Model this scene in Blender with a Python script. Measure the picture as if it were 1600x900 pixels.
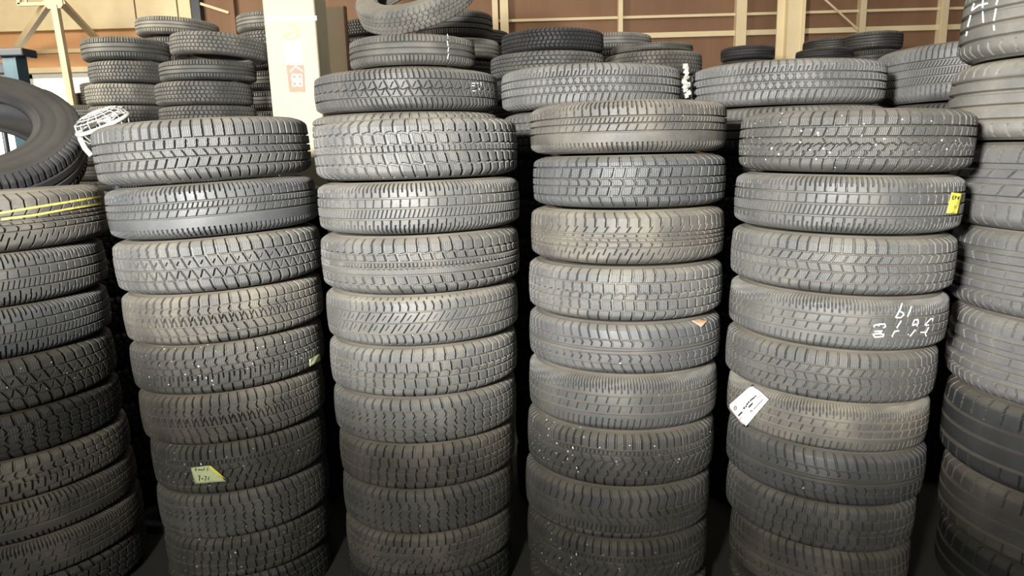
import bpy, math, random
import numpy as np
from mathutils import Vector, Matrix

SC = bpy.context.scene
COL = SC.collection
for _o in list(bpy.data.objects):
    bpy.data.objects.remove(_o)

# ------------------------------------------------------------------ camera
EYE = 1.42
PITCH = math.radians(11.5)
ROLL = math.radians(1.6)
FPX = 1100.0
FWD = np.array([0, math.cos(PITCH), -math.sin(PITCH)])
U0 = np.array([0, math.sin(PITCH), math.cos(PITCH)])
X0 = np.array([1.0, 0, 0])
RV = math.cos(ROLL) * X0 - math.sin(ROLL) * U0
UV_ = math.cos(ROLL) * U0 + math.sin(ROLL) * X0
EYEP = np.array([0, 0, EYE])
cam_d = bpy.data.cameras.new('camera')
cam_d.sensor_width = 36.0
cam_d.lens = FPX / 1600 * 36.0
cam_d.clip_start = 0.05
cam = bpy.data.objects.new('camera', cam_d)
COL.objects.link(cam)
_m = Matrix.Identity(4)
for _i in range(3):
    _m[_i][0], _m[_i][1], _m[_i][2], _m[_i][3] = RV[_i], UV_[_i], -FWD[_i], EYEP[_i]
cam.matrix_world = _m
SC.camera = cam

# ------------------------------------------------------------------ light and exposure
SC.view_settings.view_transform = 'Standard'
SC.view_settings.look = 'None'
SC.view_settings.gamma = 1.0
SC.view_settings.use_curve_mapping = False
SC.view_settings.exposure = 0.0
world = bpy.data.worlds.new('world')
SC.world = world
world.use_nodes = True
_bg = world.node_tree.nodes['Background']
_bg.inputs[0].default_value = (0.80, 0.90, 1.0, 1)
_bg.inputs[1].default_value = 0.20


def lamp(name, kind, loc, target, power, color=(1, 1, 1), **kw):
    d = bpy.data.lights.new(name, kind)
    d.energy = power
    d.color = color
    for k, v in kw.items():
        setattr(d, k, v)
    o = bpy.data.objects.new(name, d)
    COL.objects.link(o)
    o.location = loc
    o.rotation_euler = (Vector(target) - Vector(loc)).to_track_quat('-Z', 'Y').to_euler()
    return o


# unseen key spot at left behind the photographer; area fills added over the hall
_wl = lamp('key_spot', 'SPOT', (-0.92, -0.9, 1.80), (0.42, 2.6, 1.86), 1700, (1.0, 0.985, 0.945),
           spot_size=math.radians(52.5), spot_blend=0.62, shadow_soft_size=0.11)
_wl.scale = (2.3, 1.0, 1.0)
lamp('key_spot', 'SPOT', (-0.92, -0.9, 1.72), (0.35, 2.6, 1.2), 250, (1.0, 0.97, 0.88),
     spot_size=math.radians(95), spot_blend=0.6, shadow_soft_size=0.11)  # second, wider spot added to lift the lower tyres
lamp('hall_fill', 'AREA', (-4.6, 3.4, 3.3), (-3.6, 8.0, 1.7), 370, (1.0, 0.92, 0.76), size=1.6)  # added fill standing in for window light on the left back
lamp('hall_fill', 'AREA', (2.5, 5.6, 4.3), (2.2, 9.0, 2.2), 60, (1.0, 0.90, 0.74), size=2.0)  # added fill that brightens the right back wall
lamp('hall_fill', 'AREA', (0.2, 3.4, 4.3), (0.1, 3.6, 0.0), 40, (1.0, 0.95, 0.86), size=2.5)  # added overhead fill among the stacks


# ------------------------------------------------------------------ pixel helpers
def ray(px, py):
    d = (px - 800) * RV - (py - 450) * UV_ + FPX * FWD
    return d / np.linalg.norm(d)


def at_y(px, py, y):
    d = ray(px, py)
    return EYEP + d * (y / d[1])


def proj(p):
    d = np.asarray(p, float) - EYEP
    z = d @ FWD
    return 800 + FPX * (d @ RV) / z, 450 - FPX * (d @ UV_) / z


# ------------------------------------------------------------------ materials
def nt_new(name):
    m = bpy.data.materials.new(name)
    m.use_nodes = True
    nt = m.node_tree
    b = nt.nodes['Principled BSDF']
    return m, nt, b


def noise(nt, scale, detail=4, rough=0.55, coord=None, sc=None):
    n = nt.nodes.new('ShaderNodeTexNoise')
    n.inputs['Scale'].default_value = scale
    n.inputs['Detail'].default_value = detail
    n.inputs['Roughness'].default_value = rough
    src = coord
    if sc is not None:
        mp = nt.nodes.new('ShaderNodeMapping')
        mp.inputs['Scale'].default_value = sc
        nt.links.new(coord, mp.inputs['Vector'])
        src = mp.outputs[0]
    nt.links.new(src, n.inputs['Vector'])
    return n.outputs['Fac']


def ramp(nt, fac, stops):
    r = nt.nodes.new('ShaderNodeValToRGB')
    e = r.color_ramp.elements
    while len(e) < len(stops):
        e.new(0.5)
    for el, (p, c) in zip(e, stops):
        el.position = p
        el.color = (*c, 1) if len(c) == 3 else c
    nt.links.new(fac, r.inputs['Fac'])
    return r.outputs['Color']


def math_n(nt, op, a, b=None, clamp=False):
    n = nt.nodes.new('ShaderNodeMath')
    n.operation = op
    n.use_clamp = clamp
    for i, v in enumerate((a, b)):
        if v is None:
            continue
        if isinstance(v, (int, float)):
            n.inputs[i].default_value = v
        else:
            nt.links.new(v, n.inputs[i])
    return n.outputs[0]


def mix(nt, fac, a, b):
    n = nt.nodes.new('ShaderNodeMix')
    n.data_type = 'RGBA'
    for sock, v in ((n.inputs[0], fac), (n.inputs[6], a), (n.inputs[7], b)):
        if isinstance(v, (int, float)):
            sock.default_value = v
        elif isinstance(v, tuple):
            sock.default_value = (*v, 1)
        else:
            nt.links.new(v, sock)
    return n.outputs[2]


def rubber(name, base, dust, amount, top_dust=0.5, rough=0.6, specks=0.0):
    m, nt, b = nt_new(name)
    tc = nt.nodes.new('ShaderNodeTexCoord').outputs['Object']
    oi = nt.nodes.new('ShaderNodeObjectInfo')
    big = noise(nt, 7.0, 5, 0.6, tc)
    fine = noise(nt, 130.0, 3, 0.6, tc)
    f1 = ramp(nt, big, [(0.38, (0, 0, 0)), (0.68, (1, 1, 1))])
    f2 = math_n(nt, 'MULTIPLY', f1, math_n(nt, 'ADD', math_n(nt, 'MULTIPLY', fine, 0.9), 0.35), True)
    f3 = math_n(nt, 'MULTIPLY', f2, amount, True)
    c = mix(nt, f3, base, dust)
    # dust that has settled on faces that look up
    g = nt.nodes.new('ShaderNodeNewGeometry')
    sx = nt.nodes.new('ShaderNodeSeparateXYZ')
    nt.links.new(g.outputs['Normal'], sx.inputs[0])
    mr = nt.nodes.new('ShaderNodeMapRange')
    mr.inputs[1].default_value, mr.inputs[2].default_value = 0.45, 0.95
    nt.links.new(sx.outputs[2], mr.inputs[0])
    up = math_n(nt, 'MULTIPLY', math_n(nt, 'MULTIPLY', mr.outputs[0], math_n(nt, 'ADD', big, 0.3)), top_dust, True)
    c = mix(nt, up, c, (0.30, 0.265, 0.20))
    hs = nt.nodes.new('ShaderNodeHueSaturation')
    nt.links.new(math_n(nt, 'ADD', math_n(nt, 'MULTIPLY', oi.outputs['Random'], 0.35), 0.83), hs.inputs['Value'])
    nt.links.new(c, hs.inputs['Color'])
    c = hs.outputs['Color']
    if specks:
        v = nt.nodes.new('ShaderNodeTexVoronoi')
        v.inputs['Scale'].default_value = 64
        nt.links.new(tc, v.inputs['Vector'])
        sep = nt.nodes.new('ShaderNodeSeparateColor')
        nt.links.new(v.outputs['Color'], sep.inputs[0])
        rare = math_n(nt, 'LESS_THAN', sep.outputs[0], specks)
        near = math_n(nt, 'LESS_THAN', math_n(nt, 'ADD', v.outputs['Distance'], math_n(nt, 'MULTIPLY', math_n(nt, 'SUBTRACT', fine, 0.5), 0.55)), 0.12)
        c = mix(nt, math_n(nt, 'MULTIPLY', rare, near), c, (0.75, 0.75, 0.70))
    nt.links.new(c, b.inputs['Base Color'])
    nt.links.new(math_n(nt, 'ADD', math_n(nt, 'MULTIPLY', fine, 0.22), rough - 0.11), b.inputs['Roughness'])
    b.inputs['Specular IOR Level'].default_value = 0.45
    bp = nt.nodes.new('ShaderNodeBump')
    bp.inputs['Strength'].default_value = 0.22
    bp.inputs['Distance'].default_value = 0.0012
    nt.links.new(noise(nt, 420.0, 2, 0.6, tc), bp.inputs['Height'])
    nt.links.new(bp.outputs[0], b.inputs['Normal'])
    return m


def plain(name, color, rough=0.6, metal=0.0, var=0.0, vscale=12.0, var_color=None, spec=0.4, bump=0.0):
    m, nt, b = nt_new(name)
    b.inputs['Roughness'].default_value = rough
    b.inputs['Metallic'].default_value = metal
    b.inputs['Specular IOR Level'].default_value = spec
    tc = nt.nodes.new('ShaderNodeTexCoord').outputs['Object']
    n = noise(nt, vscale, 5, 0.6, tc)
    vc = var_color or tuple(x * 0.7 for x in color)
    f = ramp(nt, n, [(0.40, (0, 0, 0)), (0.72, (1, 1, 1))])
    c = mix(nt, math_n(nt, 'MULTIPLY', f, var, True), color, vc)
    nt.links.new(c, b.inputs['Base Color'])
    if bump:
        bp = nt.nodes.new('ShaderNodeBump')
        bp.inputs['Strength'].default_value = bump
        bp.inputs['Distance'].default_value = 0.004
        nt.links.new(n, bp.inputs['Height'])
        nt.links.new(bp.outputs[0], b.inputs['Normal'])
    return m


M = {}
M['grey'] = rubber('rubber_grey', (0.060, 0.061, 0.060), (0.150, 0.145, 0.130), 0.55, 0.5, 0.58, 0.01)
M['slate'] = rubber('rubber_slate', (0.055, 0.057, 0.059), (0.128, 0.130, 0.131), 0.50, 0.4, 0.55, 0.01)
M['brown'] = rubber('rubber_brown_dust', (0.062, 0.060, 0.055), (0.190, 0.172, 0.138), 0.65, 0.6, 0.62, 0.01)
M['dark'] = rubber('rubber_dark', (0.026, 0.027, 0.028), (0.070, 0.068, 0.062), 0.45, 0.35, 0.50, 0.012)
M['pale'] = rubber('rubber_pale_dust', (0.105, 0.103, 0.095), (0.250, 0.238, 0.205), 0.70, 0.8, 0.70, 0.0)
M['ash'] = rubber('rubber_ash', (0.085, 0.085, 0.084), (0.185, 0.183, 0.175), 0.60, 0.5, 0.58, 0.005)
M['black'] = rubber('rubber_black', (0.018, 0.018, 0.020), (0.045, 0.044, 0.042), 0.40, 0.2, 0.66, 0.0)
M['speck'] = rubber('rubber_flecked', (0.050, 0.050, 0.046), (0.120, 0.115, 0.100), 0.50, 0.4, 0.58, 0.34)
M['chalk'] = plain('white_chalk', (0.80, 0.80, 0.77), 0.9, var=0.25, vscale=90, var_color=(0.5, 0.5, 0.48))
M['yellow_paint'] = plain('yellow_paint', (0.62, 0.52, 0.10), 0.8, var=0.9, vscale=60, var_color=(0.16, 0.14, 0.07))
M['yellow_paper'] = plain('yellow_paper', (0.80, 0.76, 0.10), 0.7)
M['lime_paper'] = plain('pale_lime_paper', (0.60, 0.66, 0.36), 0.7, var=0.4, vscale=60)
M['white_paper'] = plain('white_paper', (0.80, 0.80, 0.78), 0.65)
M['orange_paper'] = plain('orange_brown_paper', (0.55, 0.30, 0.18), 0.7, var=0.5, vscale=90, var_color=(0.7, 0.6, 0.5))
M['ink'] = plain('black_ink', (0.012, 0.012, 0.012), 0.7)
M['red_ink'] = plain('red_ink', (0.62, 0.10, 0.14), 0.7)
M['green_ink'] = plain('green_ink', (0.35, 0.55, 0.25), 0.7)
M['cream'] = plain('cream_paint', (0.70, 0.59, 0.38), 0.65, var=0.35, vscale=5, var_color=(0.52, 0.42, 0.25))
M['post'] = plain('cream_post_paint', (0.50, 0.455, 0.315), 0.8, var=0.6, vscale=16, var_color=(0.40, 0.37, 0.27), bump=0.15)
M['steel_blue'] = plain('blue_grey_steel', (0.035, 0.075, 0.105), 0.4, 0.2, var=0.4, vscale=20)
M['steel_dark'] = plain('dark_steel', (0.03, 0.035, 0.045), 0.45, 0.3)
M['white_plastic'] = plain('white_plastic', (0.52, 0.52, 0.49), 0.45, var=0.3, vscale=25, var_color=(0.36, 0.35, 0.30))
M['crumple'] = plain('white_crumpled_plastic', (0.50, 0.48, 0.42), 0.5, var=0.8, vscale=140, var_color=(0.14, 0.13, 0.11), bump=0.5)
M['plywood'] = plain('beige_plywood', (0.42, 0.34, 0.24), 0.7, var=0.4, vscale=4, var_color=(0.33, 0.26, 0.18))
M['rust'] = plain('rusty_edge', (0.10, 0.05, 0.03), 0.8, var=0.6, vscale=40, var_color=(0.25, 0.12, 0.05))
M['concrete'] = plain('dusty_concrete', (0.05, 0.048, 0.043), 0.9, var=0.6, vscale=2.5, bump=0.2)
M['roof'] = plain('roof_sheet', (0.35, 0.33, 0.30), 0.7, var=0.3, vscale=1.5)
M['tape'] = plain('white_tape', (0.56, 0.53, 0.43), 0.6)
M['sign_red'] = plain('faded_red_print', (0.50, 0.21, 0.15), 0.7, var=0.4, vscale=30, var_color=(0.50, 0.29, 0.20))
M['sign_white'] = plain('faded_white_print', (0.62, 0.61, 0.62), 0.6)
M['sign_grey'] = plain('faded_grey_print', (0.34, 0.34, 0.42), 0.6)
M['ochre'] = plain('faded_ochre_mark', (0.48, 0.38, 0.16), 0.7, var=0.8, vscale=50, var_color=(0.5, 0.455, 0.31))
M['silver'] = plain('crinkled_silver_film', (0.55, 0.56, 0.58), 0.3, 0.5, var=0.6, vscale=30, bump=0.8)


def board_material(name, c0, c1, c2):
    m, nt, b = nt_new(name)
    tc = nt.nodes.new('ShaderNodeTexCoord').outputs['Object']
    n = noise(nt, 1.6, 5, 0.65, tc, (1, 1, 0.25))
    n2 = noise(nt, 30, 3, 0.6, tc, (1, 1, 0.05))
    c = ramp(nt, n, [(0.3, c0), (0.7, c1)])
    c = mix(nt, math_n(nt, 'MULTIPLY', n2, 0.35), c, c2)
    nt.links.new(c, b.inputs['Base Color'])
    b.inputs['Roughness'].default_value = 0.75
    return m


M['board'] = board_material('brown_wall_board', (0.175, 0.093, 0.050), (0.25, 0.138, 0.076), (0.12, 0.065, 0.037))
M['board_orange'] = board_material('orange_wall_board', (0.56, 0.30, 0.14), (0.64, 0.37, 0.18), (0.47, 0.24, 0.11))


def glow(name, color, strength):
    m, nt, b = nt_new(name)
    b.inputs['Base Color'].default_value = (0.8, 0.8, 0.8, 1)
    b.inputs['Emission Color'].default_value = (*color, 1)
    b.inputs['Emission Strength'].default_value = strength
    return m


M['daylight_pane'] = glow('daylit_frosted_glass', (1.0, 0.97, 0.90), 2.2)


# ------------------------------------------------------------------ mesh helpers
def link_mesh(name, me, mat, parent=None, matrix=None):
    o = bpy.data.objects.new(name, me)
    COL.objects.link(o)
    if mat is not None and not me.materials:
        me.materials.append(mat)
    if parent is not None:
        o.parent = parent
    if matrix is not None:
        o.matrix_basis = matrix
    return o


def mesh_np(name, verts, quads, smooth=False):
    me = bpy.data.meshes.new(name)
    nv, nf = len(verts), len(quads)
    me.vertices.add(nv)
    me.vertices.foreach_set('co', np.ascontiguousarray(verts, dtype=np.float32).ravel())
    me.loops.add(nf * 4)
    me.loops.foreach_set('vertex_index', np.ascontiguousarray(quads, dtype=np.int32).ravel())
    me.polygons.add(nf)
    me.polygons.foreach_set('loop_start', np.arange(0, nf * 4, 4, dtype=np.int32))
    me.polygons.foreach_set('use_smooth', np.full(nf, smooth, dtype=bool))
    me.update(calc_edges=True)
    return me


def grid_quads(nu, nv, wrap_u):
    iu = np.arange(nu if wrap_u else nu - 1)
    iv = np.arange(nv - 1)
    a, b = np.meshgrid(iu, iv, indexing='ij')
    a2 = (a + 1) % nu
    return np.stack([a * nv + b, a2 * nv + b, a2 * nv + b + 1, a * nv + b + 1], -1).reshape(-1, 4)


def mesh_py(name, verts, faces, smooth=False):
    me = bpy.data.meshes.new(name)
    me.from_pydata([tuple(v) for v in verts], [], faces)
    if smooth:
        me.polygons.foreach_set('use_smooth', np.ones(len(me.polygons), dtype=bool))
    me.update()
    return me


class MB:
    """collects boxes, bars and tubes of one part"""

    def __init__(self):
        self.v, self.f = [], []

    def box(self, c, s, rot=None):
        i = len(self.v)
        for x in (-.5, .5):
            for y in (-.5, .5):
                for z in (-.5, .5):
                    p = Vector((x * s[0], y * s[1], z * s[2]))
                    if rot is not None:
                        p = rot @ p
                    self.v.append(p + Vector(c))
        for q in ((0, 1, 3, 2), (4, 6, 7, 5), (0, 4, 5, 1), (2, 3, 7, 6), (0, 2, 6, 4), (1, 5, 7, 3)):
            self.f.append(tuple(i + k for k in q))
        return self

    def bar(self, a, b, w, d):
        a, b = Vector(a), Vector(b)
        z = (b - a).normalized()
        y = Vector((0, 1, 0))
        if abs(z.dot(y)) > 0.95:
            y = Vector((1, 0, 0))
        x = y.cross(z).normalized()
        y = z.cross(x)
        return self.box((a + b) / 2, (w, d, (b - a).length), Matrix((x, y, z)).transposed())

    def tube(self, pts, r, n=8, closed=False):
        pts = [Vector(p) for p in pts]
        i = len(self.v)
        k = len(pts)
        for j, p in enumerate(pts):
            if closed:
                t = pts[(j + 1) % k] - pts[j - 1]
            else:
                t = pts[min(j + 1, k - 1)] - pts[max(j - 1, 0)]
            t.normalize()
            u = Vector((0, 0, 1)) if abs(t.z) < 0.9 else Vector((1, 0, 0))
            a = t.cross(u).normalized()
            bb = t.cross(a)
            for q in range(n):
                an = 2 * math.pi * q / n
                self.v.append(p + a * (r * math.cos(an)) + bb * (r * math.sin(an)))
        for j in range(k if closed else k - 1):
            j2 = (j + 1) % k
            for q in range(n):
                q2 = (q + 1) % n
                self.f.append((i + j * n + q, i + j * n + q2, i + j2 * n + q2, i + j2 * n + q))
        if not closed:
            self.f.append(tuple(i + q for q in range(n))[::-1])
            self.f.append(tuple(i + (k - 1) * n + q for q in range(n)))
        return self

    def build(self, name, mat, parent=None, smooth=False, bevel=0.0):
        me = mesh_py(name, self.v, self.f, smooth)
        o = link_mesh(name, me, mat, parent)
        if bevel:
            md = o.modifiers.new('bevel', 'BEVEL')
            md.width = bevel
            md.segments = 2
        return o


def tag(o, label=None, cat=None, group=None, kind=None):
    if label:
        o['label'] = label
    if cat:
        o['category'] = cat
    if group:
        o['group'] = group
    if kind:
        o['kind'] = kind
    return o


def empty(name, loc=(0, 0, 0)):
    o = bpy.data.objects.new(name, None)
    o.empty_display_size = 0.1
    COL.objects.link(o)
    o.location = loc
    return o


# ------------------------------------------------------------------ the hall
def structure(name, mb, mat, label, cat, bevel=0.0):
    return tag(mb.build(name, mat, bevel=bevel), label, cat, kind='structure')


YW = 9.0
WALL_L, WALL_R, YF, ZC = -8.2, 6.5, -4.5, 4.8
structure('floor', MB().box((-0.85, 2.3, -0.05), (14.9, 13.8, 0.1)), M['concrete'], 'grey concrete floor under the tyre stacks', 'floor')
structure('ceiling', MB().box((-0.85, 2.3, ZC + 0.05), (14.9, 13.8, 0.1)), M['roof'], 'grey roof sheet high above the stacks', 'ceiling')
structure('wall_left', MB().box((WALL_L - 0.05, 2.3, ZC / 2), (0.1, 13.8, ZC)), M['board'], 'brown side wall on the far left of the hall', 'wall')
structure('wall_right', MB().box((WALL_R + 0.05, 2.3, ZC / 2), (0.1, 13.8, ZC)), M['board'], 'brown side wall on the far right of the hall', 'wall')


def wx(px, py=60, y=YW):
    return at_y(px, py, y)[0]


def wz(px, py, y=YW):
    return at_y(px, py, y)[2]


# back wall: brown boards, with an opening for the window at the left
xw0, xw1 = wx(-60, 140), wx(150, 140)
zw1 = wz(80, 116)
zw0 = 0.9
bw = MB()
bw.box(((WALL_L + xw0) / 2, YW + 0.06, ZC / 2), (xw0 - WALL_L, 0.12, ZC))
bw.box(((xw1 + WALL_R) / 2, YW + 0.06, ZC / 2), (WALL_R - xw1, 0.12, ZC))
bw.box(((xw0 + xw1) / 2, YW + 0.06, (zw1 + ZC) / 2), (xw1 - xw0, 0.12, ZC - zw1))
bw.box(((xw0 + xw1) / 2, YW + 0.06, zw0 / 2), (xw1 - xw0, 0.12, zw0))
structure('wall_back', bw, M['board'], 'brown boarded back wall of the hall', 'wall')
# window
win = tag(empty('window_1', ((xw0 + xw1) / 2, YW, zw0)), 'bright white window below the brown boards at the left', 'window', kind='structure')
_w = win.location


def wbox(mb, x0, x1, z0, z1, y0=-0.03, y1=0.05):
    mb.box(((x0 + x1) / 2 - _w.x, (y0 + y1) / 2, (z0 + z1) / 2 - _w.z), (x1 - x0, y1 - y0, z1 - z0))
    return mb


wf = MB()
wbox(wf, xw0, xw1, zw1 - 0.05, zw1 + 0.01)
wbox(wf, xw0, xw1, zw0, zw0 + 0.06)
xm = [xw0 + 0.03, wx(22, 140), wx(53, 140), wx(110, 140), xw1 - 0.03]
for x in xm:
    wbox(wf, x - 0.025, x + 0.025, zw0, zw1)
wf.build('window_frame', M['white_plastic'], win)
for a, b_ in zip(xm[:-1], xm[1:]):
    p = MB()
    wbox(p, a + 0.025, b_ - 0.025, zw0 + 0.06, zw1 - 0.05, 0.0, 0.012)
    p.build('window_pane', M['daylight_pane'], win)

# cream panel band across the upper left of the back wall
xc1 = wx(302, 45, YW - 0.12)
zc0 = wz(110, 47, YW - 0.12)
pb = MB()
for a, b_ in ((WALL_L, wx(213, 20, YW - 0.12) - 0.008), (wx(213, 20, YW - 0.12) + 0.008, wx(279, 20, YW - 0.12) - 0.008), (wx(279, 20, YW - 0.12) + 0.008, xc1)):
    pb.box(((a + b_) / 2, YW - 0.07, (zc0 + ZC) / 2), (b_ - a, 0.14, ZC - zc0))
structure('trim_1', pb, M['cream'], 'broad cream panels over the brown boards at the upper left', 'wall panel', 0.006)
structure('trim_0', MB().box(((WALL_L + xc1) / 2, YW - 0.008, (zw1 + zc0 + 0.1) / 2), (xc1 - WALL_L, 0.016, zc0 + 0.1 - zw1)), M['board_orange'],
          'light orange boards above the white window at the left', 'wall panel')
structure('trim_2', MB().box(((WALL_L + xc1) / 2, YW - 0.03, wz(120, 80)), (xc1 - WALL_L, 0.06, 0.045)), M['cream'],
          'thin cream rail across the orange brown boards at the left', 'rail')
structure('trim_3', MB().box(((xw0 + xc1) / 2, YW - 0.04, zw1 + 0.04), (xc1 - xw0, 0.08, 0.06)), M['cream'],
          'cream rail on top of the white window', 'rail')
structure('trim_4', MB().box((wx(310, 20), YW - 0.06, ZC / 2), (0.14, 0.12, ZC)), M['steel_dark'],
          'dark post at the right end of the cream panels', 'post')
structure('trim_5', MB().box((wx(367, 20), YW - 0.05, ZC / 2), (0.06, 0.1, ZC)), M['board'], 'brown stud left of the cream post', 'stud')
# studs and rails of the right-hand part
n_t = 6
for px, w, lab in ((774, 0.07, 'yellowish cream stud behind the tilted open tyre'), (788, 0.10, 'cream stud right of the tilted open tyre'),
                   (968, 0.055, 'thin cream stud above the grey far tyre'), (1155, 0.125, 'wide cream stud left of the steel pillar'),
                   (1343, 0.075, 'cream stud above the far dark tyre'), (1469, 0.09, 'cream stud nearest the chalked tyre')):
    structure('trim_%d' % n_t, MB().box((wx(px, 25), YW - 0.05, ZC / 2), (w, 0.1, ZC)), M['cream'], lab, 'stud', 0.004)
    n_t += 1
xr0 = wx(700, 40)
for py, h, lab in ((27, 0.030, 'upper thin cream rail across the brown boards'), (56, 0.060, 'lower thick cream rail across the brown boards'),
                   (-60, 0.05, 'topmost cream rail above the picture')):
    z = wz(1020, py)
    structure('trim_%d' % n_t, MB().box(((xr0 + WALL_R) / 2, YW - 0.025, z), (WALL_R - xr0, 0.05, h)), M['cream'], lab, 'rail')
    n_t += 1
structure('trim_%d' % n_t, MB().bar((wx(1282, 0), YW - 0.09, wz(1282, 0)), (wx(1335, 48), YW - 0.09, wz(1335, 48)), 0.02, 0.012), M['cream'],
          'thin diagonal brace wire right of the steel pillar', 'brace')
structure('trim_%d' % (n_t + 1), MB().bar((wx(318, 8), YW - 0.09, wz(318, 8)), (wx(362, 22), YW - 0.09, wz(362, 22)), 0.03, 0.02), M['cream'],
          'pale slanting rail left of the cream post', 'rail')
# steel pillar (an H section) in front of the back wall
YP = 8.2
hp = MB()
xa, xb = wx(1219, 30, YP), wx(1257, 30, YP)
hp.box(((xa + xb) / 2 + 0.04, YP, ZC / 2), (xb - xa - 0.09, 0.02, ZC))
hp.box((xa + 0.05, YP + 0.1, ZC / 2), (0.10, 0.02, ZC))
hp.box((xa + 0.09, YP + 0.05, ZC / 2), (0.016, 0.10, ZC))
hp.box((xb - 0.02, YP - 0.02, ZC / 2), (0.03, 0.03, ZC))
structure('trim_%d' % (n_t + 2), hp, M['cream'], 'pale yellow steel pillar standing before the brown boards', 'pillar')

# gusset and braces of the roof frame at the upper left
YB = 7.4
br = tag(empty('steel_brace', tuple(at_y(88, 4, YB))), 'cream steel brace whose three legs spread from a plate at the upper left', 'brace', kind='structure')


def bl(px, py, y=YB):
    return Vector(at_y(px, py, y)) - br.location


pl = MB()
q = [bl(74, -14), bl(96, -14), bl(99, 8), bl(96, 13), bl(76, 14), bl(70, 7)]
pl.v = [v + Vector((0, -0.012, 0)) for v in q] + [v + Vector((0, 0.012, 0)) for v in q]
pl.f = [tuple(range(6))[::-1], tuple(range(6, 12))] + [(i, (i + 1) % 6, 6 + (i + 1) % 6, 6 + i) for i in range(6)]
pl.build('gusset_plate', M['cream'], br)
MB().bar(bl(75, 5), bl(20, 86, YW - 0.1), 0.07, 0.06).build('brace_leg', M['cream'], br)
MB().bar(bl(95, 2), bl(152, 62, YW - 0.1), 0.06, 0.06).build('brace_leg', M['cream'], br)
MB().bar(bl(86, 8), Vector((bl(106, 160).x + 0.1, 0, -br.location.z)), 0.06, 0.06).build('brace_leg', M['cream'], br)
MB().bar(bl(86, -10), Vector((bl(86, -10).x, 0, ZC - br.location.z)), 0.06, 0.06).build('brace_leg', M['cream'], br)
lb = MB()
lb.bar(bl(29, 7), bl(72, 6), 0.03, 0.03).bar(bl(30, 7), bl(30, -30), 0.03, 0.03).bar(bl(41, 5), bl(41, -30), 0.02, 0.02)
lb.build('frame_rail', M['cream'], br)

# ------------------------------------------------------------------ tyres
R0, W0 = 0.28, 0.146   # metres: the size the tyre meshes are built at
TE = 0.93              # where the tread ends, in half widths


def drop(t):
    t = np.abs(t)
    return 0.0035 * (t / 0.8) ** 2 + 0.030 * np.clip((t - 0.70) / 0.30, 0, None) ** 2.1


def band(x, half, soft):
    return np.clip((half + soft - np.abs(x)) / (2 * soft), 0, 1)


def tread_depth(spec, u, t, circ, rs):
    """groove depth (m); u in mm round the tyre (column), t across in half widths (row)"""
    hw = W0 * 1000 / 2
    dep = np.zeros((u.shape[0], t.shape[1]))
    fade = np.clip((0.965 - np.abs(t)) / 0.05, 0, 1)
    for g in spec['g']:
        t0, w = g[0], g[1]
        tz = t0
        if len(g) > 2:
            n = max(1, round(circ / g[3]))
            ph = (u / (circ / n)) % 1.0
            tz = t0 + g[2] * (4 * np.abs(ph - 0.5) - 1)
        dep = np.maximum(dep, spec.get('gd', 9.5) * band((t - tz) * hw, w / 2 + 0.6, 0.6))
    for s in spec['s']:
        t0, t1, pitch, w, slant = s[:5]
        bend = s[5] if len(s) > 5 else 0
        off = s[6] if len(s) > 6 else 0
        d = s[7] if len(s) > 7 else (9.5 if s[3] >= 2.0 else 6.0)
        n = max(1, round(circ / pitch))
        p = circ / n
        tau = np.clip((t - t0) / (t1 - t0), 0, 1)
        uc = slant * (tau - 0.5) + bend * (1 - np.abs(2 * tau - 1)) + off
        x = (u - uc + p / 2) % p - p / 2
        soft = 0.6
        e = np.clip((t - t0) * hw / 1.0 + 0.5, 0, 1) * np.clip((t1 - t) * hw / 1.0 + 0.5, 0, 1)
        dep = np.maximum(dep, d * band(x, w / 2 + 0.55, soft) * e * fade)
    if spec.get('sipe'):
        n = round(circ / spec['sipe'])
        p = circ / n
        x = (u + 2.0 * np.sin(t * 40) * 0.4 + p / 2) % p - p / 2
        dep = np.maximum(dep, 1.1 * band(x, 0.35, 0.9) * (np.abs(t) < 0.82))
    return dep * 0.001


TREADS = {}


def theta_dense(na, nb):
    a0, a1 = math.radians(-90 - 100), math.radians(-90 + 100)
    return np.concatenate([np.linspace(a0, a1, na), np.linspace(a1, a0 + 2 * math.pi, nb + 2)[1:-1]])


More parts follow.
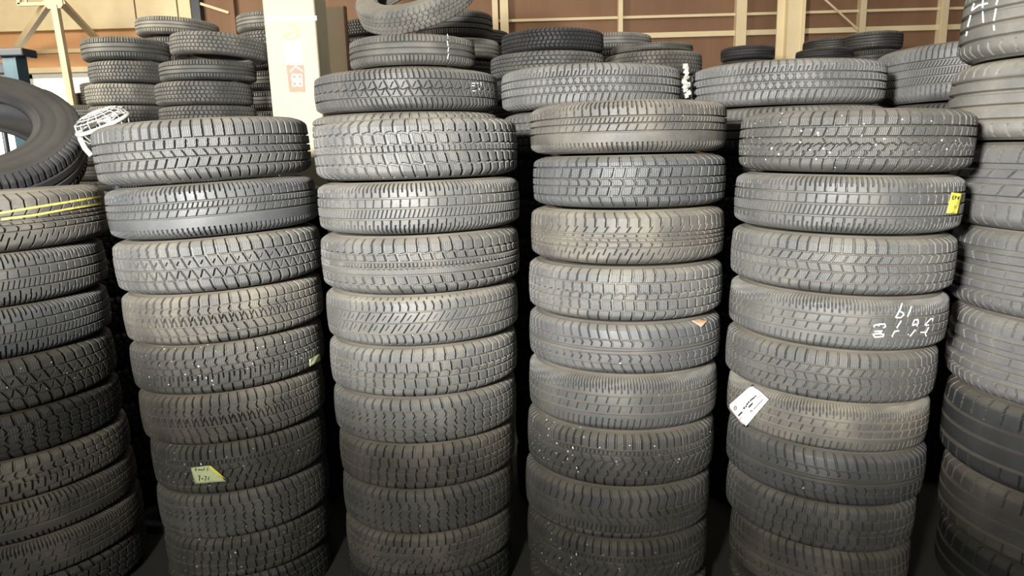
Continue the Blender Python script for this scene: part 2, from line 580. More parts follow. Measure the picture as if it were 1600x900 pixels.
SPECS = {
 # winter treads
 'wa': dict(g=[(.36, 2.2), (.04, 1.8), (-.22, 1.8), (-.56, 2)], s=[(.36, .97, 25, 3.2, 0), (.04, .36, 25, 3, 3, 0, 8), (-.22, .04, 25, 2, -12), (-.56, -.22, 25, 4, 12, 0, 5), (-.97, -.56, 25, 4, -10)], sipe=5),
 'wb': dict(g=[(.55, 2.6), (.13, 2.3), (-.16, 2.3), (-.52, 2.6)], s=[(.55, .97, 31, 4.2, -5), (.13, .55, 31, 4.5, 7, 0, 14), (-.16, .13, 31, 4, -8, 4, 6), (-.52, -.16, 31, 4.5, 7, 0, 2), (-.97, -.52, 31, 4.2, -9, 0, 12)], sipe=6),
 'wc': dict(g=[(.50, 4, .03, 30), (.13, 3.4, .025, 30), (-.13, 3), (-.50, 4, .03, 30)], s=[(.5, .97, 31, 9, -2), (.13, .5, 31, 8.5, -6, 0, 10), (-.13, .13, 15, 2, -3), (-.5, -.13, 31, 8.5, -8, 0, 4), (-.97, -.5, 31, 8.5, -8, 0, 14)], sipe=5, gd=7.0),
 'wd': dict(g=[(.44, 3, .025, 30), (.17, 3.2), (-.04, 3.2, .02, 15), (-.30, 3.2), (-.62, 3.2, .02, 30)], s=[(.44, .97, 30, 4.2, -2), (.17, .44, 30, 7, -7, 0, 8), (-.62, -.30, 30, 7, -7), (-.97, -.62, 30, 5.5, -8, 0, 12), (-.04, .17, 10, 1.4, 0)], sipe=5),
 'we': dict(g=[(.40, 1.8), (-.05, 2.4), (-.45, 1.8)], s=[(.40, .97, 30, 6.5, -4), (.02, .40, 30, 6, -12, 0, 10), (.0, .25, 30, 2, 10, 0, 20), (-.45, -.02, 30, 5, -16, 0, 4), (-.4, -.1, 30, 2, 8, 0, 18), (-.97, -.45, 30, 6.5, -9, 0, 12)], sipe=5),
 'wf': dict(g=[(.52, 2), (.20, 2), (-.20, 2.2), (-.56, 2)], s=[(.52, .97, 26, 4.2, 0), (.20, .52, 26, 4.2, 0, -6), (-.20, .20, 13, 2.0, -9), (-.20, .20, 26, 2.6, 10), (-.56, -.2, 26, 3.6, -12, 0, 6), (-.97, -.56, 26, 4.2, -2, 0, 10)], sipe=5),
 'wg': dict(g=[(.50, 2), (.15, 2), (-.10, 2, .03, 26), (-.56, 2)], s=[(.50, .97, 28, 5, 4), (.15, .50, 28, 4.5, 0, -7, 6), (-.10, .15, 28, 3.6, -4, 0, 16), (-.56, -.10, 28, 3.6, 4, 0, 3), (-.33, -.10, 28, 3, 0, 0, 16), (-.97, -.56, 28, 4.2, 0, 0, 9)], sipe=6),
 'wh': dict(g=[(.45, 2.5), (.06, 2.2, .04, 30), (-.17, 2.5), (-.56, 2.5)], s=[(.45, .97, 30, 5, 4), (.06, .45, 30, 4.2, -2, 0, 15), (-.17, .06, 30, 3.2, 3, 0, 8), (-.56, -.17, 30, 5.5, -3, 0, 7), (-.97, -.56, 30, 5, 5)], sipe=5),
 'wi': dict(g=[(.42, 1.8), (.10, 1.8), (-.20, 1.8), (-.55, 2.4)], s=[(.42, .97, 26, 3.2, 0), (.10, .42, 26, 3.2, 14, 0, 10), (-.20, .10, 26, 1.4, -8, 0, 4), (-.55, -.20, 26, 3.2, 12, 0, 6), (-.97, -.55, 26, 3.6, 4, 0, 12)], sipe=4.6),
 'wj': dict(g=[(.45, 2.3), (.12, 2), (-.12, 1.5, .05, 26), (-.52, 2.3)], s=[(.45, .97, 27, 3.0, 2), (.12, .45, 27, 2.6, 8, 0, 9), (-.12, .12, 54, 1.6, -10), (-.32, -.08, 27, 3.4, 12, 0, 4), (-.52, -.30, 27, 3.4, 4, 4, 14), (-.97, -.52, 27, 3.2, 7, 0, 8)], sipe=4.6),
 'wk': dict(g=[(.42, 2), (.24, 1.4), (.02, 1.6, .04, 28), (-.55, 2.2)], s=[(.42, .97, 24, 4.2, 0), (.24, .42, 12, 1.6, 2), (.02, .24, 28, 1.8, -8), (-.28, .02, 28, 4, 14, 0, 4), (-.55, -.28, 28, 4, 4, 5, 14), (-.97, -.55, 28, 4, 2, 0, 8)], sipe=5),
 'wl': dict(g=[(.22, 2.2), (-.04, 1.6), (-.30, 1.8), (-.62, 2.2)], s=[(.22, .97, 27, 4.4, 2, 8), (-.04, .22, 27, 4, -10, 0, 6), (-.30, -.04, 27, 1.6, -14), (-.62, -.30, 13, 1.6, 4), (-.97, -.62, 27, 4.2, 3, 0, 9)], sipe=5),
 'wm': dict(g=[(.50, 2), (.16, 2), (-.22, 2), (-.58, 2)], s=[(.50, .97, 29, 4.2, -4), (.16, .50, 29, 4.6, 0, 6, 6), (-.22, .16, 29, 4.8, 0, -8, 14), (-.58, -.22, 29, 4.8, 0, 8, 2), (-.97, -.58, 29, 4.4, -6, 0, 9)], sipe=6),
 # summer treads
 'sa': dict(g=[(.40, 3.6), (.02, 3.4), (-.38, 3.6)], s=[(.44, .97, 23, 2.2, -2), (.62, .97, 23, 2.4, -1, 0, 11), (.02, .40, 23, 1.3, 2, 0, 5), (-.38, .02, 11.5, 1.6, 9), (-.97, -.42, 23, 2.4, 4), (-.97, -.60, 23, 2.6, 3, 0, 11)]),
 'sb': dict(g=[(.36, 3), (.10, 2), (-.20, 3)], s=[(.40, .97, 24, 2.0, -4), (.66, .97, 24, 2.2, -1, 0, 12), (.10, .36, 12, 1.3, 7), (-.20, .10, 24, 1.4, 10), (-.96, -.60, 13, 2.4, -4)]),
 'sc': dict(g=[(.34, 3.6), (.02, 3.4), (-.30, 3.6)], s=[(.42, .97, 17, 1.5, -3), (.55, .97, 17, 1.7, -2, 0, 8), (.02, .34, 30, 1.5, 8), (-.30, .02, 30, 1.5, 8, 0, 4), (-.96, -.48, 17, 1.7, 5)]),
 'sd': dict(g=[(.42, 2.4), (.0, 1.2), (-.42, 2.4)], s=[(.46, .80, 22, 2.4, -3, 3), (.86, .97, 22, 2.2, 0, 0, 8), (.04, .40, 34, 2.2, 18, 0), (.10, .30, 34, 1.6, 12, 0, 15), (-.40, -.04, 34, 2.2, 18, 0, 6), (-.30, -.08, 34, 1.6, 12, 0, 22), (-.84, -.46, 22, 2.4, -3, 3, 8)]),
 'se': dict(g=[(.42, 2.4), (-.02, 1.5, .045, 31), (-.40, 2.4)], s=[(.42, .97, 31, 3.2, -6), (.42, .97, 31, 2.6, -6, 0, 15), (-.02, .42, 31, 2.8, -12), (.04, .3, 31, 1.6, 8, 0, 16), (-.40, -.02, 31, 2.8, -12, 0, 6), (-.3, -.04, 31, 1.6, 8, 0, 22), (-.97, -.40, 31, 4.6, -10, 0, 4), (-.97, -.40, 31, 2.6, -10, 0, 19)]),
 # rib and lug treads of small vans
 'ka': dict(g=[(.18, 2.4), (.03, 2.4), (-.12, 2.2), (-.34, 2.2)], s=[(.40, .97, 29, 3.2, -10, 6), (.18, .42, 29, 2.6, 12, 0, 6), (.03, .18, 29, 3.2, 0, -4, 2), (-.12, .03, 24, 1.3, -8), (-.34, -.12, 29, 3.2, 0, 4, 8), (-.60, -.34, 29, 2.2, 10, 0, 3), (-.97, -.52, 29, 2.8, 14, 0, 10)]),
 'kb': dict(g=[(.40, 1.8), (.10, 2), (-.02, 2), (-.14, 2), (-.50, 1.8)], s=[(.40, .97, 27, 3.6, -12), (.12, .42, 27, 3.2, -6, 6, 6), (-.44, -.16, 27, 3.2, -2, 6, 2), (-.70, -.44, 27, 2.4, -8, 0, 9), (-.97, -.66, 27, 3.2, -12, 0, 18)]),
 # tyres of small off-road cars
 'da': dict(g=[(.36, 2.8), (.0, 2.8), (-.36, 2.8)], s=[(.40, .97, 22, 2.8, 0, 3), (.36, .62, 22, 2.0, 6, 0, 11), (.0, .36, 20, 1.8, 12), (.0, .36, 20, 1.8, -12), (-.36, .0, 20, 1.8, 12, 0, 10), (-.36, .0, 20, 1.8, -12, 0, 10), (-.97, -.42, 20, 3.2, 2, -4)], sipe=7),
 'db': dict(g=[(.40, 2.6), (.14, 3), (-.14, 3), (-.42, 2.6)], s=[(.42, .97, 19, 2.2, 3), (.14, .40, 11, 2.2, 14), (-.14, .14, 9, 1.5, 6), (-.42, -.14, 11, 2.2, 14), (-.97, -.42, 16, 1.8, 4)]),
 # bigger saloon tyres in the right-hand stack
 'xa': dict(gd=11, g=[(.44, 9), (.10, 9), (-.30, 9)], s=[(.52, .95, 40, 2, 6), (.12, .42, 52, 3.4, 26), (-.28, .06, 46, 2.6, 22, 0, 12), (-.95, -.45, 30, 2, 4)]),
 'xb': dict(gd=11, g=[(.50, 8), (.16, 9), (-.18, 9), (-.50, 7)], s=[(.52, .97, 24, 2.4, -3, 3), (.18, .48, 44, 1.8, -16), (-.16, .14, 44, 1.5, 4), (-.48, -.2, 44, 1.5, 8), (-.97, -.54, 22, 2.4, -3)]),
 'xc': dict(g=[(.40, 5), (.02, 4), (-.42, 5)], s=[(.46, .95, 38, 2.6, -3, 3), (-.95, -.5, 40, 2.2, 3)]),
 # worn far tyres
 'fa': dict(g=[(.40, 3.5), (.0, 3.5), (-.40, 3.5)], s=[(.44, .97, 18, 3, 0), (-.97, -.44, 18, 3, 0)]),
 'fb': dict(g=[(.50, 3), (.16, 3), (-.16, 3), (-.50, 3)], s=[(.50, .97, 26, 5, 4), (.16, .50, 26, 4, -6, 0, 8), (-.16, .16, 26, 4, 8), (-.50, -.16, 26, 4, -6, 0, 8), (-.97, -.50, 26, 5, -4)]),
 'fc': dict(g=[(.55, 2.5), (.2, 2.5), (-.2, 2.5), (-.55, 2.5)], s=[(-.5, .5, 24, 3.5, 0, 16), (.55, .97, 24, 4, 8), (-.97, -.55, 24, 4, -8)]),
 'fd': dict(g=[(.50, 4), (.18, 4), (-.16, 4), (-.50, 4)], s=[(.6, .92, 34, 1.8, 3), (-.92, -.6, 34, 1.8, 3)]),
}


def tread_mesh(key):
    if key in TREADS:
        return TREADS[key]
    spec = SPECS[key]
    far = key[0] == 'f'
    th = theta_dense(300 if far else 700, 46)
    nt_ = 44 if far else 100
    tt = np.linspace(-TE, TE, nt_)
    circ = 2 * math.pi * R0 * 1000
    u = (th * R0 * 1000)[:, None]
    t = tt[None, :]
    dep = tread_depth(spec, u, t, circ, None)
    r = R0 - drop(t) - dep
    z = np.broadcast_to(t * W0 / 2, r.shape)
    v = np.stack([r * np.cos(th)[:, None], r * np.sin(th)[:, None], z], -1).reshape(-1, 3)
    me = mesh_np('tread_' + key, v, grid_quads(len(th), nt_, True), False)
    TREADS[key] = me
    return me


def side_mesh(sign, nseg=112, tall=1.0):
    """sidewall, bead and half of the inner liner"""
    hw = W0 / 2
    rt = R0 - float(drop(np.array(TE)))
    pr = [(rt, TE * hw), (rt - .006, .955 * hw), (rt - .011, .965 * hw), (rt - .013, .985 * hw), (rt - .020, .995 * hw), (rt - .032, hw),
          (rt - .034, .985 * hw), (rt - .038, .985 * hw), (rt - .040, .995 * hw), (rt - .056, .97 * hw), (rt - .066, .92 * hw), (rt - .0675, .94 * hw),
          (rt - .0705, .93 * hw), (rt - .072, .89 * hw), (rt - .080, .83 * hw), (rt - .086, .76 * hw), (rt - .088, .68 * hw), (rt - .085, .63 * hw),
          (rt - .076, .66 * hw), (rt - .060, .78 * hw), (rt - .040, .85 * hw), (rt - .020, .80 * hw), (rt - .006, .62 * hw), (rt + .004, .35 * hw), (rt + .006, 0)]
    th = np.linspace(0, 2 * math.pi, nseg, endpoint=False)
    pr = np.array(pr)
    pr[:, 0] = rt + np.where(pr[:, 0] < rt, (pr[:, 0] - rt) * tall, pr[:, 0] - rt)
    v = np.stack([np.cos(th)[:, None] * pr[None, :, 0], np.sin(th)[:, None] * pr[None, :, 0], np.broadcast_to(sign * pr[None, :, 1], (nseg, len(pr)))], -1).reshape(-1, 3)
    qd = grid_quads(nseg, len(pr), True)
    if sign < 0:
        qd = qd[:, ::-1]
    return mesh_np('sidewall', v, qd, True)


SIDE = {1: side_mesh(1), -1: side_mesh(-1)}
SIDE_TALL = {1: side_mesh(1, 112, 1.15), -1: side_mesh(-1, 112, 1.15)}
SIDE_M = {}


def with_mat(me, mat, store):
    k = (me.name, mat.name)
    if k not in store:
        c = me.copy()
        c.materials.clear()
        c.materials.append(mat)
        store[k] = c
    return store[k]


def tyre_matrix(center, n, right, r, w):
    n = Vector(n).normalized()
    x = (Vector(right) - n * Vector(right).dot(n)).normalized()
    y = n.cross(x)
    m = Matrix((x, y, n)).transposed().to_4x4()
    m.translation = Vector(center)
    return m, r / R0, w / W0


rng = random.Random(5)


def make_tyre(center, n, right, r, w, tread, mat, label, group=None, spin=None, side=None):
    m, sr, sw = tyre_matrix(center, n, right, r, w)
    root = empty('car_tyre')
    sp = math.radians(rng.uniform(-8, 8) if spin is None else spin)
    root.matrix_world = m @ Matrix.Rotation(sp, 4, 'Z')
    tag(root, label, 'tyre', group)
    s = Matrix.Diagonal((sr, sr, sw, 1))
    mt = M[mat]
    link_mesh('tread', with_mat(tread_mesh(tread), mt, SIDE_M), None, root, s)
    for sg in (1, -1):
        link_mesh('sidewall', with_mat((side or SIDE)[sg], mt, SIDE_M), None, root, s)
    root['_r'], root['_w'] = r, w
    return root


def solve_axis(xl, xr, y, ydepth=None, r=None):
    """azimuths of the two silhouettes -> axis position and radius"""
    a, b = ray(xl, y), ray(xr, y)
    fl, fr = math.atan2(a[0], a[1]), math.atan2(b[0], b[1])
    fc, de = (fl + fr) / 2, (fr - fl) / 2
    if ydepth is not None:
        d = ydepth / math.cos(fc)
        r = d * math.sin(de)
    else:
        d = r / math.sin(de)
    return d * math.sin(fc), d * math.cos(fc), r


def hit_cyl(px, py, x, y, r):
    d = ray(px, py)
    a = d[0] ** 2 + d[1] ** 2
    b = -2 * (d[0] * x + d[1] * y)
    c = x * x + y * y - r * r
    disc = b * b - 4 * a * c
    k = (-b - math.sqrt(max(disc, 0))) / (2 * a)
    return EYE + k * d[2]


ORD = ['top', 'second', 'third', 'fourth', 'fifth', 'sixth', 'seventh', 'eighth', 'ninth', 'tenth', 'eleventh', 'twelfth', 'thirteenth', 'fourteenth', 'fifteenth']


def stack(rows, top, xm, ydepth, tilt, stackname, group, first=0, wpad=0.005, fill=None, hidden='tyre low in the dark of {}'):
    """rows: (xl, xr, seam below, tread, material, description[, tilt override]); tilt: (right, forward) at top and bottom"""
    out, jobs = [], []
    ztop = None
    n = len(rows)
    prev = top
    for i, rw in enumerate(rows):
        xl, xr, yb, tread, mat, desc = rw[:6]
        k = i / max(1, n - 1)
        yd = ydepth[0] + (ydepth[1] - ydepth[0]) * k
        ym = (prev + yb) / 2
        x, y, r = solve_axis(xl, xr, ym, yd)
        xmi = xm[0] + (xm[1] - xm[0]) * k if isinstance(xm, tuple) else xm
        if ztop is None:
            ztop = hit_cyl(xmi, prev, x, y, r)
        zb = hit_cyl(xmi, yb, x, y, r)
        tr = tilt[0] + (tilt[2] - tilt[0]) * k
        tf = tilt[1] + (tilt[3] - tilt[1]) * k
        if len(rw) > 6 and rw[6] is not None:
            tr, tf = rw[6]
        az = math.atan2(x, y)
        right = Vector((math.cos(az), -math.sin(az), 0))
        tow = Vector((-math.sin(az), -math.cos(az), 0))
        nn = Vector((0, 0, 1)) - right * tr + tow * tf
        zc = (ztop + zb) / 2 + tf * r * 1.0   # the seam was read on the near side, which a forward tilt lowers
        jobs.append([Vector((x, y, zc)), nn.normalized(), right, r, (ztop - zb) - wpad, tread, mat,
                     '%s, %s %s' % (desc, 'top of' if i + first == 0 else ORD[i + first] + ' from top of', stackname)])
        ztop, prev = zb, yb
        last = (x, y, r, ztop + tf * r)
    def ring(j, sgn):
        c_, n_, r_, w_ = j[0], j[1], j[3], j[4]
        a_ = n_.orthogonal().normalized()
        b_ = n_.cross(a_)
        return [c_ + n_ * (sgn * w_ / 2) + (a_ * math.cos(q_ * .5236) + b_ * math.sin(q_ * .5236)) * (r_ * .90) for q_ in range(12)]

    for up, lo in zip(jobs[:-1], jobs[1:]):      # neighbours may touch, not cross
        for _ in range(4):
            worst = min([(p - (lo[0] + lo[1] * lo[4] / 2)).dot(lo[1]) for p in ring(up, -1)] + [((up[0] - up[1] * up[4] / 2) - p).dot(up[1]) for p in ring(lo, 1)])
            if worst >= 0.0008:
                break
            d_ = (0.0012 - worst) / 2
            for j, sg in ((up, 1), (lo, -1)):
                j[4] -= d_
                j[0] = j[0] + j[1] * (sg * d_ / 2)
    for j in jobs:
        out.append(make_tyre(*j, group))
    if fill:
        x, y, r, z = last
        jl = jobs[-1]
        z = min(z, min(p.z for p in ring(jl, -1)) - 0.002)
        r = min(r, 0.315)
        k = 0
        while z > 0.02:
            w = min(0.145, z)
            if z - w < 0.07:
                w = z
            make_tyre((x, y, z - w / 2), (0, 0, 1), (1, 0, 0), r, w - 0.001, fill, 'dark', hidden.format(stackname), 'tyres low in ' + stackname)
            z -= w
            k += 1
    return out


def on_tyre(root, px, py, lift=0.0012):
    """the point of a tyre's outer surface under a pixel (in the tyre's own frame)"""
    r, w = root['_r'], root['_w']
    mi = root.matrix_world.inverted()
    o = mi @ Vector(EYEP)
    d = (mi.to_3x3() @ Vector(ray(px, py)))
    rr = r
    for _ in range(6):
        a = d.x ** 2 + d.y ** 2
        b = 2 * (o.x * d.x + o.y * d.y)
        c = o.x ** 2 + o.y ** 2 - rr * rr
        k = (-b - math.sqrt(max(b * b - 4 * a * c, 0))) / (2 * a)
        p = o + d * k
        t = max(-0.97, min(0.97, p.z / (w / 2)))
        rr = (R0 - float(drop(np.array(t)))) * r / R0 + lift
    return p


def marks(root, strokes, width, name, mat, lift=0.0014, label=None):
    """ribbons painted or written on a tyre; strokes are pixel polylines"""
    verts, faces = [], []
    for st in strokes:
        pts = []
        for (a, b) in zip(st[:-1], st[1:]):
            n = max(2, int(math.hypot(b[0] - a[0], b[1] - a[1]) / 2.5))
            pts += [(a[0] + (b[0] - a[0]) * i / n, a[1] + (b[1] - a[1]) * i / n) for i in range(n)]
        pts.append(st[-1])
        base = len(verts)
        for i, p in enumerate(pts):
            q0, q1 = pts[max(0, i - 1)], pts[min(len(pts) - 1, i + 1)]
            dx, dy = q1[0] - q0[0], q1[1] - q0[1]
            ln = math.hypot(dx, dy) or 1
            nx, ny = -dy / ln * width / 2, dx / ln * width / 2
            verts.append(on_tyre(root, p[0] + nx, p[1] + ny, lift))
            verts.append(on_tyre(root, p[0] - nx, p[1] - ny, lift))
        for i in range(len(pts) - 1):
            faces.append((base + 2 * i, base + 2 * i + 1, base + 2 * i + 3, base + 2 * i + 2))
    o = link_mesh(name, mesh_py(name, verts, faces), mat, root)
    if label:
        o['label'] = label
    return o


def patch(root, corners, name, mat, lift=0.002, curl=0.0, nu=10, nv=8, parent=None, label=None):
    """a piece of paper stuck on a tyre: four pixel corners (tl, tr, br, bl)"""
    tl, tr, brr, bl_ = corners
    verts = []
    for i in range(nu + 1):
        for j in range(nv + 1):
            a, b = i / nu, j / nv
            px = (tl[0] * (1 - a) + tr[0] * a) * (1 - b) + (bl_[0] * (1 - a) + brr[0] * a) * b
            py = (tl[1] * (1 - a) + tr[1] * a) * (1 - b) + (bl_[1] * (1 - a) + brr[1] * a) * b
            edge = max(abs(a - .5), abs(b - .5)) * 2
            verts.append(on_tyre(root, px, py, lift + curl * edge ** 3 + 0.0008 * math.sin(a * 9 + b * 5)))
    faces = [(i * (nv + 1) + j, (i + 1) * (nv + 1) + j, (i + 1) * (nv + 1) + j + 1, i * (nv + 1) + j + 1) for i in range(nu) for j in range(nv)]
    o = link_mesh(name, mesh_py(name, verts, faces, True), mat, parent or root)
    md = o.modifiers.new('thickness', 'SOLIDIFY')
    md.thickness = 0.0004
    if label:
        o['label'] = label
    return o


# ---- the six front stacks
BW, BS = 'blocky winter tyre', 'smooth-ribbed summer tyre'
S1 = 'the first front stack'
T1 = stack([
    (143, 485, 284, 'wa', 'grey', 'wide winter tyre with dusty top'),
    (165, 497, 372, 'sb', 'slate', 'smooth-ribbed summer tyre'),
    (178, 505, 459, 'we', 'grey', 'winter tyre with slanting blocks'),
    (193, 508, 540, 'wf', 'brown', 'winter tyre caked with pale dust'),
    (206, 510, 618, 'wg', 'speck', 'winter tyre with small lime sticker at right'),
    (221, 512, 697, 'wf', 'brown', 'winter tyre with chevron row'),
    (240, 515, 774, 'wk', 'speck', 'flecked winter tyre bearing a handwritten lime note'),
    (250, 520, 844, 'wm', 'grey', 'plain dark blocky tyre'),
    (262, 523, 906, 'wh', 'speck', 'flecked blocky tyre'),
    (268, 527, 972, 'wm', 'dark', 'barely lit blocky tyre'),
], 180, (315, 390), (2.10, 2.22), (.035, -.02, .02, -.09), S1, 'tyres of the first full front stack', fill='fb')
S2 = 'the second front stack'
T2 = stack([
    (490, 808, 282, 'wc', 'grey', 'winter tyre with big open square blocks'),
    (497, 812, 369, 'sa', 'grey', 'summer tyre with fine slanted cuts'),
    (503, 812, 464, 'wd', 'grey', 'winter tyre with pale zigzag grooves'),
    (512, 810, 546, 'sd', 'grey', 'summer tyre with feathered diagonal cuts'),
    (518, 809, 626, 'wh', 'grey', 'winter tyre with stepped square blocks'),
    (525, 808, 700, 'wm', 'grey', 'winter tyre with wavy block rows'),
    (534, 806, 771, 'wh', 'brown', 'square-block tyre with dusty upper shoulder'),
    (540, 804, 841, 'wm', 'grey', 'dim winter tyre with bent blocks'),
    (545, 803, 905, 'wj', 'brown', 'brownish winter tyre in dim light'),
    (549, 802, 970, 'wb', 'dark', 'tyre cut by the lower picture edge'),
], 180, (650, 675), (2.12, 2.18), (.005, -.015, .005, -.09), S2, 'tyres of the second full front stack', fill='fb')
S3 = 'the third front stack'
T3 = stack([
    (828, 1136, 240, 'sb', 'brown', 'worn summer tyre with brownish shoulder'),
    (833, 1134, 328, 'wb', 'slate', 'crisp winter tyre with straight block rows'),
    (830, 1131, 418, 'ka', 'brown', 'dusty van tyre with arrow cuts'),
    (827, 1128, 507, 'wh', 'grey', 'winter tyre with stepped blocks'),
    (828, 1124, 590, 'kb', 'slate', 'shiny van tyre with orange paper scrap'),
    (828, 1119, 679, 'sc', 'grey', 'smooth summer tyre with square centre cuts'),
    (826, 1114, 768, 'wk', 'speck', 'dim winter tyre with white flecks'),
    (823, 1107, 850, 'wl', 'grey', 'dim winter tyre with swept shoulder blocks'),
    (826, 1104, 932, 'wk', 'speck', 'winter tyre at the lower picture edge'),
], 152, (985, 965), (2.12, 2.12), (-.005, -.015, -.01, -.09), S3, 'tyres of the third full front stack', fill='fb')
S4 = 'the fourth front stack'
T4 = stack([
    (1155, 1526, 272, 'wj', 'speck', 'wide winter tyre sprinkled with white flecks'),
    (1147, 1507, 369, 'sa', 'grey', 'summer tyre wearing a yellow paper tag'),
    (1141, 1494, 465, 'wi', 'grey', 'winter tyre with slanting middle blocks'),
    (1138, 1481, 551, 'sc', 'grey', 'smooth summer tyre chalked with white digits'),
    (1132, 1463, 635, 'wi', 'grey', 'winter tyre with big diagonal blocks'),
    (1134, 1450, 711, 'sc', 'brown', 'summer tyre with torn white label'),
    (1133, 1444, 795, 'kb', 'slate', 'glossy van tyre with arrow cuts'),
    (1132, 1428, 867, 'wh', 'grey', 'dim square-block winter tyre'),
    (1137, 1418, 950, 'kb', 'brown', 'van tyre at the lower picture edge'),
], 166, (1340, 1300), (1.98, 2.02), (-.02, -.015, -.045, -.09), S4, 'tyres of the fourth full front stack', fill='fb')
S0 = 'the stack at the left edge'
T0 = stack([
    (-226, 172, 398, 'ka', 'brown', 'tyre with yellow paint stripes'),
    (-236, 172, 485, 'sa', 'grey', 'summer tyre with narrow shoulder cuts'),
    (-228, 180, 567, 'sa', 'slate', 'grooved summer tyre'),
    (-212, 190, 654, 'we', 'speck', 'winter tyre with slanting blocks'),
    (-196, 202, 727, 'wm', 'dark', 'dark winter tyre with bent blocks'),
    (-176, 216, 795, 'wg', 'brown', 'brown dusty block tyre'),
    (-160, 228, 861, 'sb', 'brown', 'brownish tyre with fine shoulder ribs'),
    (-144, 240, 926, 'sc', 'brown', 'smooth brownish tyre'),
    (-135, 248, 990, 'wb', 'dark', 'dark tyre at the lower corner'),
], 300, 0, (2.12, 2.20), (.03, -.02, .02, -.07), S0, 'tyres of the stack at the left edge', fill='fb')
S5 = 'the stack at the right edge'
T5 = stack([
    (1503, 2000, 86, 'fd', 'pale', 'wide dusty tyre with white chalk lines'),
    (1482, 2000, 221, 'fd', 'pale', 'pale dusty tyre with worn grooves'),
    (1481, 2000, 366, 'xa', 'ash', 'wide tyre with bold slanted cuts'),
    (1478, 1995, 506, 'xb', 'ash', 'wide tyre with arched shoulder cuts'),
    (1474, 1985, 644, 'xb', 'ash', 'wide ribbed tyre'),
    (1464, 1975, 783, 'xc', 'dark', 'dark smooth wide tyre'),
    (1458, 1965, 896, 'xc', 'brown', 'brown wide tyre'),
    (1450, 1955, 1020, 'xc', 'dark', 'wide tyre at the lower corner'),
], -50, 1600, (2.02, 2.02), (-.02, -.015, -.03, -.06), S5, 'tyres of the stack at the right edge', fill='fb')

# ---- second row, seen over and between the front stacks
SR = 'tyres of the second row'
stack([(490, 778, 172, 'se', 'grey', 'tyre with lattice tread and chalk dots'),
       (488, 780, 238, 'fb', 'pale', 'dusty tyre showing its shoulder')],
      102, 640, (2.78, 2.78), (0, .0, 0, 0), 'the stack behind the second front stack', SR, fill='fb')
R2A = [o for o in COL.objects if o.get('label', '').startswith('tyre with lattice')][0]
stack([(783, 1065, 168, 'da', 'ash', 'off-road tyre with criss-cross tread'),
       (786, 1062, 245, 'fb', 'grey', 'half-hidden tyre')],
      94, 925, (2.75, 2.75), (-.01, .0, 0, 0), 'the stack behind the third front stack', SR, fill='fb')
stack([(1080, 1387, 163, 'da', 'ash', 'big off-road tyre with criss-cross tread'),
       (1084, 1384, 240, 'fa', 'grey', 'half-hidden tyre')],
      88, 1235, (2.75, 2.75), (-.01, .0, 0, 0), 'the stack behind the fourth front stack', SR, fill='fb')
stack([(1367, 1650, 157, 'db', 'ash', 'tyre with hatched tread'),
       (1372, 1646, 232, 'fa', 'dark', 'mostly hidden dark tyre')],
      62, 1480, (2.95, 2.95), (.03, .0, 0, 0), 'the stack left of the chalked wide tyre', SR, fill='fb')

# ---- low stacks of black tyres, added to darken the gaps between the front stacks
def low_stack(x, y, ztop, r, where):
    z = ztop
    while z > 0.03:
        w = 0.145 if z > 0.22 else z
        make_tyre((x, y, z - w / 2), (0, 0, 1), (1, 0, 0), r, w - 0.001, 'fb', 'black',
                  'added black tyre in the gap %s' % where, 'added black tyres in the gap ' + where)
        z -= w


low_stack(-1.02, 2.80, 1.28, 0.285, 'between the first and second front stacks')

# ---- far stacks
FG = 'tyres of the far stacks'


def far(rows, top, y, name, tilt=(0, 0), fill='fb'):
    rr = [(r[0], r[1], r[2], r[3], r[4], r[5]) + ((r[6],) if len(r) > 6 else ()) for r in rows]
    return stack(rr, top, (rows[0][0] + rows[0][1]) / 2, (y, y), (tilt[0], tilt[1], tilt[0], tilt[1]), name, FG, fill=fill,
                 hidden='unlit tyre hidden low in {}')


far([(125, 265, 92, 'fa', 'grey', 'rounded grey tyre'), (137, 268, 128, 'fb', 'grey', 'blocky grey tyre'),
     (132, 262, 163, 'fb', 'pale', 'pale blocky tyre'), (138, 266, 200, 'fb', 'grey', 'partly hidden blocky tyre')],
    55, 5.3, 'the far stack left of the cream post', fill='fa')
far([(264, 418, 87, 'fb', 'pale', 'tilted pale tyre', (-.07, -.02)), (247, 400, 124, 'fa', 'grey', 'grey tyre under dark gap'),
     (241, 395, 163, 'fb', 'grey', 'grey blocky tyre'), (248, 402, 200, 'fb', 'grey', 'partly hidden shoulder tyre')],
    47, 4.75, 'the far stack by the cream post', fill='fa')
far([(210, 342, 54, 'fa', 'pale', 'slightly tilted pale tyre', (-.05, 0)), (214, 340, 86, 'fa', 'grey', 'hidden tyre')],
    24, 6.1, 'the far stack behind the two left far stacks', fill='fa')
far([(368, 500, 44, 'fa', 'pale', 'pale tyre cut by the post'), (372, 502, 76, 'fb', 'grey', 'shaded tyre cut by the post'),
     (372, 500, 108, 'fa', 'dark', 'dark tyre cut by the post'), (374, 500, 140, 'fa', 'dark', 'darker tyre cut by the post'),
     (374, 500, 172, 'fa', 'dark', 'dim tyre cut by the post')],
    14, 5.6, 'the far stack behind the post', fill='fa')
far([(90, 186, 188, 'fa', 'grey', 'small grey tyre')], 163, 7.2, 'the low far stack before the window', fill='fa')
far([(110, 204, 164, 'fa', 'grey', 'small grey tyre')], 143, 7.8, 'the middle far stack before the window', fill='fa')
far([(124, 214, 146, 'fa', 'pale', 'small pale tyre')], 127, 8.35, 'the far stack nearest the window', fill='fa')
